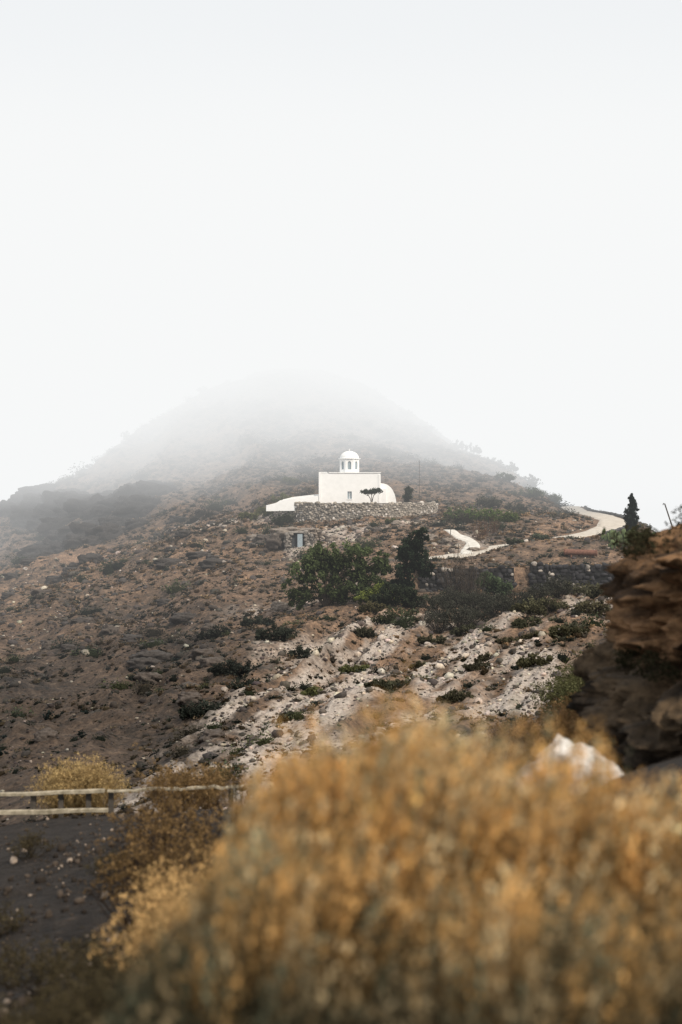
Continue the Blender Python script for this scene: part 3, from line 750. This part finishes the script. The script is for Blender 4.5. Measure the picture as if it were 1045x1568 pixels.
# ------------------------------------------------------------------ near fence
fence = empty('wooden_fence')
def rail(name, p0, p1, w, h):
    p0 = np.array(p0); p1 = np.array(p1); n = 22; V = []
    for i in range(n + 1):
        p = p0 + (p1 - p0) * i / n + np.array([0, RNG.normal() * .010, RNG.normal() * .010 - .03 * math.sin(i / n * math.pi * 3) ** 2])
        hh = h * random.uniform(.8, 1.15)
        V += [p + np.array(o) for o in ((0, -w / 2, -hh / 2), (0, w / 2, -hh / 2), (0, w / 2, hh / 2), (0, -w / 2, hh / 2))]
    F = [(0, 1, 2, 3), (n * 4 + 3, n * 4 + 2, n * 4 + 1, n * 4)]
    for i in range(n):
        for j in range(4):
            a = i * 4 + j; b = i * 4 + (j + 1) % 4; F.append((a, a + 4, b + 4, b))
    return pyobj(name, V, F, M_WOOD, fence, .012)
rail('top_rail', (-14, 28.6, -5.84), (-4.7, 28.3, -5.54), .12, .080)
rail('top_rail_b', (-4.65, 28.3, -5.54), (-1.7, 28.2, -5.42), .10, .055)
rail('lower_rail', (-14, 28.4, -6.02), (-4.6, 28.1, -5.89), .12, .085)
for i, px in enumerate([-13, -11.2, -9.4, -7.4, -6.15, -5.6, -5.05, -4.6, -3.4, -2.2]):
    zt = np.interp(px, [-14, -1.7], [-5.86, -5.42]) - .075
    V0 = H(px, 28.45)
    pyo = box('post_%d' % i, px - .05, px + .05, 28.40, 28.50, V0 - .3, zt, M_POLE, fence, .01)

# ------------------------------------------------------------------ near weeds
GOLD = (.60, .39, .17)
twigs('dry_grass_tuft', [(-5.4, 29.2), (-5.0, 29.3), (-5.75, 29.4)], 1.1, 170, (.46, .33, .16), .6, .008, (.50, .36, .17), .03)
twigs('dry_grass_tuft', [(-3.1, 29), (-3.5, 29.1), (-2.7, 29.2)], .9, 110, (.28, .18, .09), .5, .008, (.32, .21, .10), .03)
twigs('dry_weeds', [(-2.3, 17.5), (-2.0, 16.5), (-1.75, 18), (-2.5, 19), (-1.5, 15.5), (-1.9, 14.6), (-2.2, 15.3), (-1.3, 17), (-2.6, 21), (-1.6, 21)], 1.1, 28, (.05, .035, .025), .55, .009, (.23, .145, .065), .03)
twigs('golden_weeds', [(-1.25, 11.0), (-1.0, 10.4), (-1.4, 12), (-1.05, 9.4), (-.9, 11.6), (-1.25, 9.9)], .7, 42, (.30, .18, .08), .4, .005, GOLD, .026)
twigs('dark_weeds', [(-1.9, 8.6), (-1.7, 9.2), (-1.5, 8.2), (-1.35, 7.8), (-1.2, 8.8), (-2.1, 9.4), (-3.2, 14), (-4.1, 17), (-3.0, 19), (-4.8, 22), (-2.6, 12.6), (-1.75, 10.6), (-2.0, 12.0), (-1.1, 7.4), (-.95, 7.9)], .42, 50, (.05, .04, .028), .4, .004, (.085, .068, .038), .02)
twigs('olive_brush', [(8.5, 52), (9.4, 53), (10.3, 54), (9.0, 48), (8.0, 47), (10.2, 50), (11, 56), (7.4, 45)], 2.1, 90, (.09, .08, .045), 1.2, .012, (.11, .11, .052), .07)
twigs('rust_weeds', [(7.6, 44), (6.2, 42), (5.2, 41), (8.8, 45), (4.6, 40)], 1.4, 60, (.22, .12, .065), .7, .010, (.25, .155, .08), .05)
twigs('rust_weeds', [(3.4, 21), (3.1, 20), (3.7, 22), (2.8, 19)], .9, 40, (.20, .12, .06), .45, .006, (.28, .165, .075), .035)

# ------------------------------------------------------------------ rocky outcrop on the right
def outcrop():
    nz_, na = 280, 560
    zv = np.linspace(0, 1, nz_)
    zz = np.interp(zv, [0, .08, 1], [-.20, -.28, -5.2])
    sc_ = np.interp(zz, [-5.2, -3.6, -3.2, -2.9, -2.6, -2.05, -1.92, -1.78, -1.62, -.85, -.6, -.42, -.28, -.20],
                        [1.30, 1.12, 1.06, 1.12, 1.18, 1.15, 1.02, .92, .99, 1.0, .94, .86, .72, .02])
    a = np.linspace(0, 2 * math.pi, na, endpoint=False)
    ZZ, AA = np.meshgrid(zz, a, indexing='ij'); S = np.repeat(sc_[:, None], na, 1)
    ca, sa = np.cos(AA), np.sin(AA)
    bx = np.sign(ca) * np.abs(ca) ** .75 * 2.75; by = np.sign(sa) * np.abs(sa) ** .75 * 3.2
    u = np.cos(AA) * 3; v = np.sin(AA) * 3
    d = fbm(u * .55 + 3, ZZ * .9 + v * .6, 4, 5) * .34
    d += (1 - np.abs(fbm(u * 1.1 + v + 9, ZZ * 1.7 - v * .8, 3, 15)) * 2.6) * .24
    d += (1 - np.abs(fbm(u * 3.1 + v * 2 + 9, ZZ * 4.0 - v * 2.2, 3, 16)) * 2.6) * .24
    st = ZZ * 3.4 + fbm(u * .7, v * .7, 3, 33) * 1.3
    d += (np.abs((st % 1) - .5) - .25) * .45
    d += fbm(u * 4 + v * 3, ZZ * 5, 4, 25) * .34 + fbm(u * 11 + v * 9, ZZ * 13, 3, 45) * .14
    R = S * 1 + d * .36 * np.clip(S, 0, 1)
    Xo = 6.62 + bx * R; Yo = 17.6 + by * R; Zo = ZZ + fbm(u * 1.2, v * 1.2 + ZZ, 4, 8) * .16 + .16 * fbm(u * 3 + S * 4, v * 3, 3, 18)
    idx = np.arange(nz_ * na).reshape(nz_, na)
    F = np.stack([idx[:-1], np.roll(idx[:-1], -1, 1), np.roll(idx[1:], -1, 1), idx[1:]], -1).reshape(-1, 4)
    up = np.array([.125, .070, .035]); lo = np.array([.016, .012, .009])  # brown rock; shade of the face put into the colour, near black below
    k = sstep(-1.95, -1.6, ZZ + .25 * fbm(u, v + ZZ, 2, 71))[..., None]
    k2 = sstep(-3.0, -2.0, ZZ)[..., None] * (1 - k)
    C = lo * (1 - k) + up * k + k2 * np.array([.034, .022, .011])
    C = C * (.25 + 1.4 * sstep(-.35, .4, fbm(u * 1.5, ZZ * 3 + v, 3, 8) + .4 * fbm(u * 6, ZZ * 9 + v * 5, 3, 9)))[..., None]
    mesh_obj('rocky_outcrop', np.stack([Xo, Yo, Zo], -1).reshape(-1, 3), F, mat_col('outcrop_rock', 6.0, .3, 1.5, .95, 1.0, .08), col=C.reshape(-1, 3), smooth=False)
outcrop()
g = Geo()
for i in range(400):
    b = np.array([random.uniform(4.2, 6.4), random.uniform(15.4, 18.6), -.55]); t = b + np.array([RNG.normal() * .12, RNG.normal() * .1, random.uniform(.15, .58)])
    tube(g, [b, t], [.008, .003], (.05, .04, .025), 3); leaves(g, t, (.06, .06, .12), 4, 7, .04, (.036, .036, .022), .6)
for i in range(420):
    an = random.uniform(2.2, 4.4); zz = random.choice([-1.9, -2.0, -3.0, -.5, -3.3])
    b = np.array([6.6 + 2.7 * math.cos(an) * 1.05, 17.6 + 3.1 * math.sin(an), zz]); t = b + np.array([-.1 + RNG.normal() * .12, -.05 + RNG.normal() * .1, random.uniform(-.05, .25)])
    tube(g, [b, t], [.008, .003], (.05, .04, .025), 3); leaves(g, t, (.08, .08, .10), 4, 7, .04, (.045, .042, .024), .6)
g.build('outcrop_weeds', M_LEAF)

V = S5[0].copy()
V = np.sign(V) * np.abs(V) ** .85
x_, y_, z_ = V.T
hgt = np.where(z_ > 0, z_ * (1 - .60 * np.abs(x_ + .15)), z_)
d = fbm(x_ * 1.5 + 3, y_ * 1.5 + z_ * 2, 4, 9) * .26 + (1 - np.abs(fbm(x_ * 2.6 + 5, z_ * 3 + y_ * 2, 3, 19)) * 2) * .12 + .05 * fbm(x_ * 8, z_ * 8 + y_ * 6, 3, 29)
V = np.stack([x_, y_, hgt], -1) * (1 + d)[:, None] * np.array([.56, .4, .50]) + np.array([2.1, 13, H(2.1, 13) + .0])
mesh_obj('white_boulder', V, S5[1], M_WROCK, smooth=True)

# ------------------------------------------------------------------ foreground bush
def big_bush():
    g = Geo()
    mounds = [((.12, 4.45, -1.68), (.64, .62, 1.08), 4200), ((.62, 4.6, -1.68), (.62, .6, .94), 3400), ((1.15, 4.6, -1.7), (.6, .6, .82), 3000), ((-.19, 4.45, -1.70), (.42, .5, 1.0), 2900),
              ((-.20, 4.05, -1.75), (.55, .5, .86), 3000), ((.45, 3.8, -1.75), (.60, .5, .78), 2900), ((1.05, 3.9, -1.75), (.55, .5, .71), 2500), ((1.7, 4.3, -1.7), (.6, .6, .75), 1200), ((-.42, 4.2, -1.8), (.36, .4, .72), 1500)]
    for (c, r, n) in mounds:
        c = np.array(c); r = np.array(r)
        ns = n // 6
        ds = RNG.normal(size=(ns, 3)); ds[:, 2] = np.abs(ds[:, 2]) * 1.1
        ds /= np.linalg.norm(ds, axis=1)[:, None]
        which = RNG.integers(0, ns, n)
        d = ds[which] + RNG.normal(size=(n, 3)) * .085; d /= np.linalg.norm(d, axis=1)[:, None]; d[:, 2] = np.maximum(d[:, 2], .02)
        slen = RNG.uniform(.86, 1.04, ns)[which]; stone = RNG.uniform(.50, 1.15, ns)[which]
        lump = 1 + .13 * fbm(d[:, 0] * 3 + c[0] * 5, d[:, 1] * 3 + d[:, 2] * 3, 3, 5)
        tip = c + d * r * (slen * RNG.uniform(.80, 1.04, n) * lump)[:, None]
        lean = (tip[:, 2] - c[2])[:, None] * np.array([.13, 0, 0])
        tip = tip + lean
        base = c + np.stack([d[:, 0] * r[0] * .25, d[:, 1] * r[1] * .25, np.full(n, -.05)], -1) + RNG.normal(size=(n, 3)) * .03
        mid = base * .45 + tip * .55 + np.array([-.03, 0, .0]) + d * np.array([.05, .08, 0])
        ax = np.cross(tip - base, RNG.normal(size=(n, 3))); ax /= np.linalg.norm(ax, axis=1)[:, None]
        w = .0028
        P = np.stack([base - ax * w, base + ax * w, mid - ax * w * .8, mid + ax * w * .8, tip - ax * w * .3, tip + ax * w * .3], 1)
        F = np.array([(0, 1, 3, 2), (2, 3, 5, 4)])
        hfac = sstep(-1.30, -.90, tip[:, 2] + RNG.normal(size=ns)[which] * .08 + .10 * fbm(tip[:, 0] * 4, tip[:, 1] * 4, 2, 4))  # gold tips, olive base; top light and lower shade also put into colour
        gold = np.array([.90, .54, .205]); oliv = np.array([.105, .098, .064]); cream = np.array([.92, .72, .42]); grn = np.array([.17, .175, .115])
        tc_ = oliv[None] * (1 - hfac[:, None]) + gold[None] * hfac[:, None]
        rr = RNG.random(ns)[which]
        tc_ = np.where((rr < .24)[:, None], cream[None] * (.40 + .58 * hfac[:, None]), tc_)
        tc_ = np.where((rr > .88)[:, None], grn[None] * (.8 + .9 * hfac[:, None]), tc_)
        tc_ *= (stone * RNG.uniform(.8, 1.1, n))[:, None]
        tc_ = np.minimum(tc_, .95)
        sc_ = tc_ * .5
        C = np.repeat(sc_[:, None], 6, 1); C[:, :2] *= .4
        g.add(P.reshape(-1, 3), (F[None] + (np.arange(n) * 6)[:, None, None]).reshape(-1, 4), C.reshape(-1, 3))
        m = 12
        u = RNG.uniform(.35, 1.05, (n, m, 1)) ** .8
        dirn = (tip - mid); dirn /= np.linalg.norm(dirn, axis=1)[:, None]
        p = mid[:, None] + (tip - mid)[:, None] * u + RNG.normal(size=(n, m, 3)) * .008
        a = dirn[:, None] * 1.0 + RNG.normal(size=(n, m, 3)) * .40; a /= np.linalg.norm(a, axis=-1)[..., None]
        b = np.cross(a, RNG.normal(size=(n, m, 3))); b /= np.linalg.norm(b, axis=-1)[..., None]
        L = RNG.uniform(.014, .034, (n, m, 1)); 
        V = np.stack([p - a * L * .5, p + b * L * .22, p + a * L * .5, p - b * L * .22], 2)
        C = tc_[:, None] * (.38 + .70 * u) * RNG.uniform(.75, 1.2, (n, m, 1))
        C = np.repeat(C[:, :, None], 4, 2)
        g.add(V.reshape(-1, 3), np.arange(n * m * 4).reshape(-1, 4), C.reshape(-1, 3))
    g.build('dry_golden_bush', M_BUSH)
big_bush()

# ------------------------------------------------------------------ mist volume
def mist():
    m, n, l = newmat('mist')
    g = N(n, 'ShaderNodeNewGeometry').outputs['Position']
    sp = N(n, 'ShaderNodeSeparateXYZ'); l.new(g, sp.inputs[0])
    def mr(src, a, b, c, d, it='SMOOTHSTEP'):
        r = N(n, 'ShaderNodeMapRange', interpolation_type=it); l.new(src, r.inputs[0])
        for i, v in enumerate((a, b, c, d)): r.inputs[i + 1].default_value = v
        return r.outputs[0]
    def mth(op, a, b):
        r = N(n, 'ShaderNodeMath', operation=op)
        for i, v in enumerate((a, b)):
            if isinstance(v, (int, float)): r.inputs[i].default_value = v
            else: l.new(v, r.inputs[i])
        return r.outputs[0]
    ym = mr(sp.outputs[1], 185, 270, 0, 1)
    zm = mr(sp.outputs[2], 0, 40, 0, .042, 'LINEAR')
    nz = noise(n, l, g, .03, 1, .5)
    zz = mth('MULTIPLY', zm, mth('ADD', nz, .5))
    D = mth('ADD', mth('MULTIPLY', ym, mth('ADD', zz, .0036)), .0006)
    ab = N(n, 'ShaderNodeVolumeAbsorption'); ab.inputs['Color'].default_value = (0, 0, 0, 1); l.new(D, ab.inputs['Density'])
    em = N(n, 'ShaderNodeEmission'); em.inputs['Color'].default_value = (.93, .94, .94, 1); l.new(D, em.inputs['Strength'])  # glow put in for the sky light that mist would scatter
    ad = N(n, 'ShaderNodeAddShader'); l.new(ab.outputs[0], ad.inputs[0]); l.new(em.outputs[0], ad.inputs[1])
    o = N(n, 'ShaderNodeOutputMaterial'); l.new(ad.outputs[0], o.inputs['Volume'])
    try: m.cycles.volume_step_rate = 2.5
    except Exception as e: print('steprate', e)
    me = bpy.data.meshes.new('mist'); x0, x1, y0, y1, z0, z1 = -200, 200, 110, 450, -50, 75
    V = [(x0,y0,z0),(x1,y0,z0),(x1,y1,z0),(x0,y1,z0),(x0,y0,z1),(x1,y0,z1),(x1,y1,z1),(x0,y1,z1)]
    me.from_pydata(V, [], [(0,3,2,1),(4,5,6,7),(0,1,5,4),(1,2,6,5),(2,3,7,6),(3,0,4,7)]); me.materials.append(m)
    ob = bpy.data.objects.new('mist_cloud', me); scene.collection.objects.link(ob)
mist()

# ------------------------------------------------------------------ light
sdir = Vector((.48, -.56, .67)).normalized()
sun = bpy.data.lights.new('sun', 'SUN'); sun.energy = 3.5; sun.angle = math.radians(5); sun.color = (1, .90, .76)
so = bpy.data.objects.new('sun', sun); scene.collection.objects.link(so)
so.rotation_euler = sdir.to_track_quat('Z', 'Y').to_euler()
w = bpy.data.worlds.new('World'); scene.world = w; w.use_nodes = True
n = w.node_tree.nodes; l = w.node_tree.links; n.clear()
sky = N(n, 'ShaderNodeTexSky', sky_type='NISHITA'); sky.sun_disc = False
sky.sun_elevation = math.asin(sdir.z); sky.sun_rotation = math.atan2(sdir.x, sdir.y)
b1 = N(n, 'ShaderNodeBackground'); b1.inputs[1].default_value = .10; l.new(sky.outputs[0], b1.inputs[0])
b2 = N(n, 'ShaderNodeBackground'); b2.inputs[0].default_value = (.93, .945, .95, 1); b2.inputs[1].default_value = 1.0
mx = N(n, 'ShaderNodeMixShader'); mx.inputs[0].default_value = .92
l.new(b1.outputs[0], mx.inputs[1]); l.new(b2.outputs[0], mx.inputs[2])
o = N(n, 'ShaderNodeOutputWorld'); l.new(mx.outputs[0], o.inputs[0])
scene.view_settings.view_transform = 'Standard'; scene.view_settings.look = 'None'; scene.view_settings.exposure = 0

# ------------------------------------------------------------------ camera
cam = bpy.data.cameras.new('camera'); co = bpy.data.objects.new('camera', cam); scene.collection.objects.link(co)
cam.sensor_fit = 'VERTICAL'; cam.sensor_height = 36; cam.lens = 50
cam.clip_start = .05; cam.clip_end = 5000
co.location = (0, 0, 0); co.rotation_euler = (math.radians(90), 0, 0)
cam.dof.use_dof = True; cam.dof.focus_distance = 190; cam.dof.aperture_fstop = 1.25
scene.camera = co
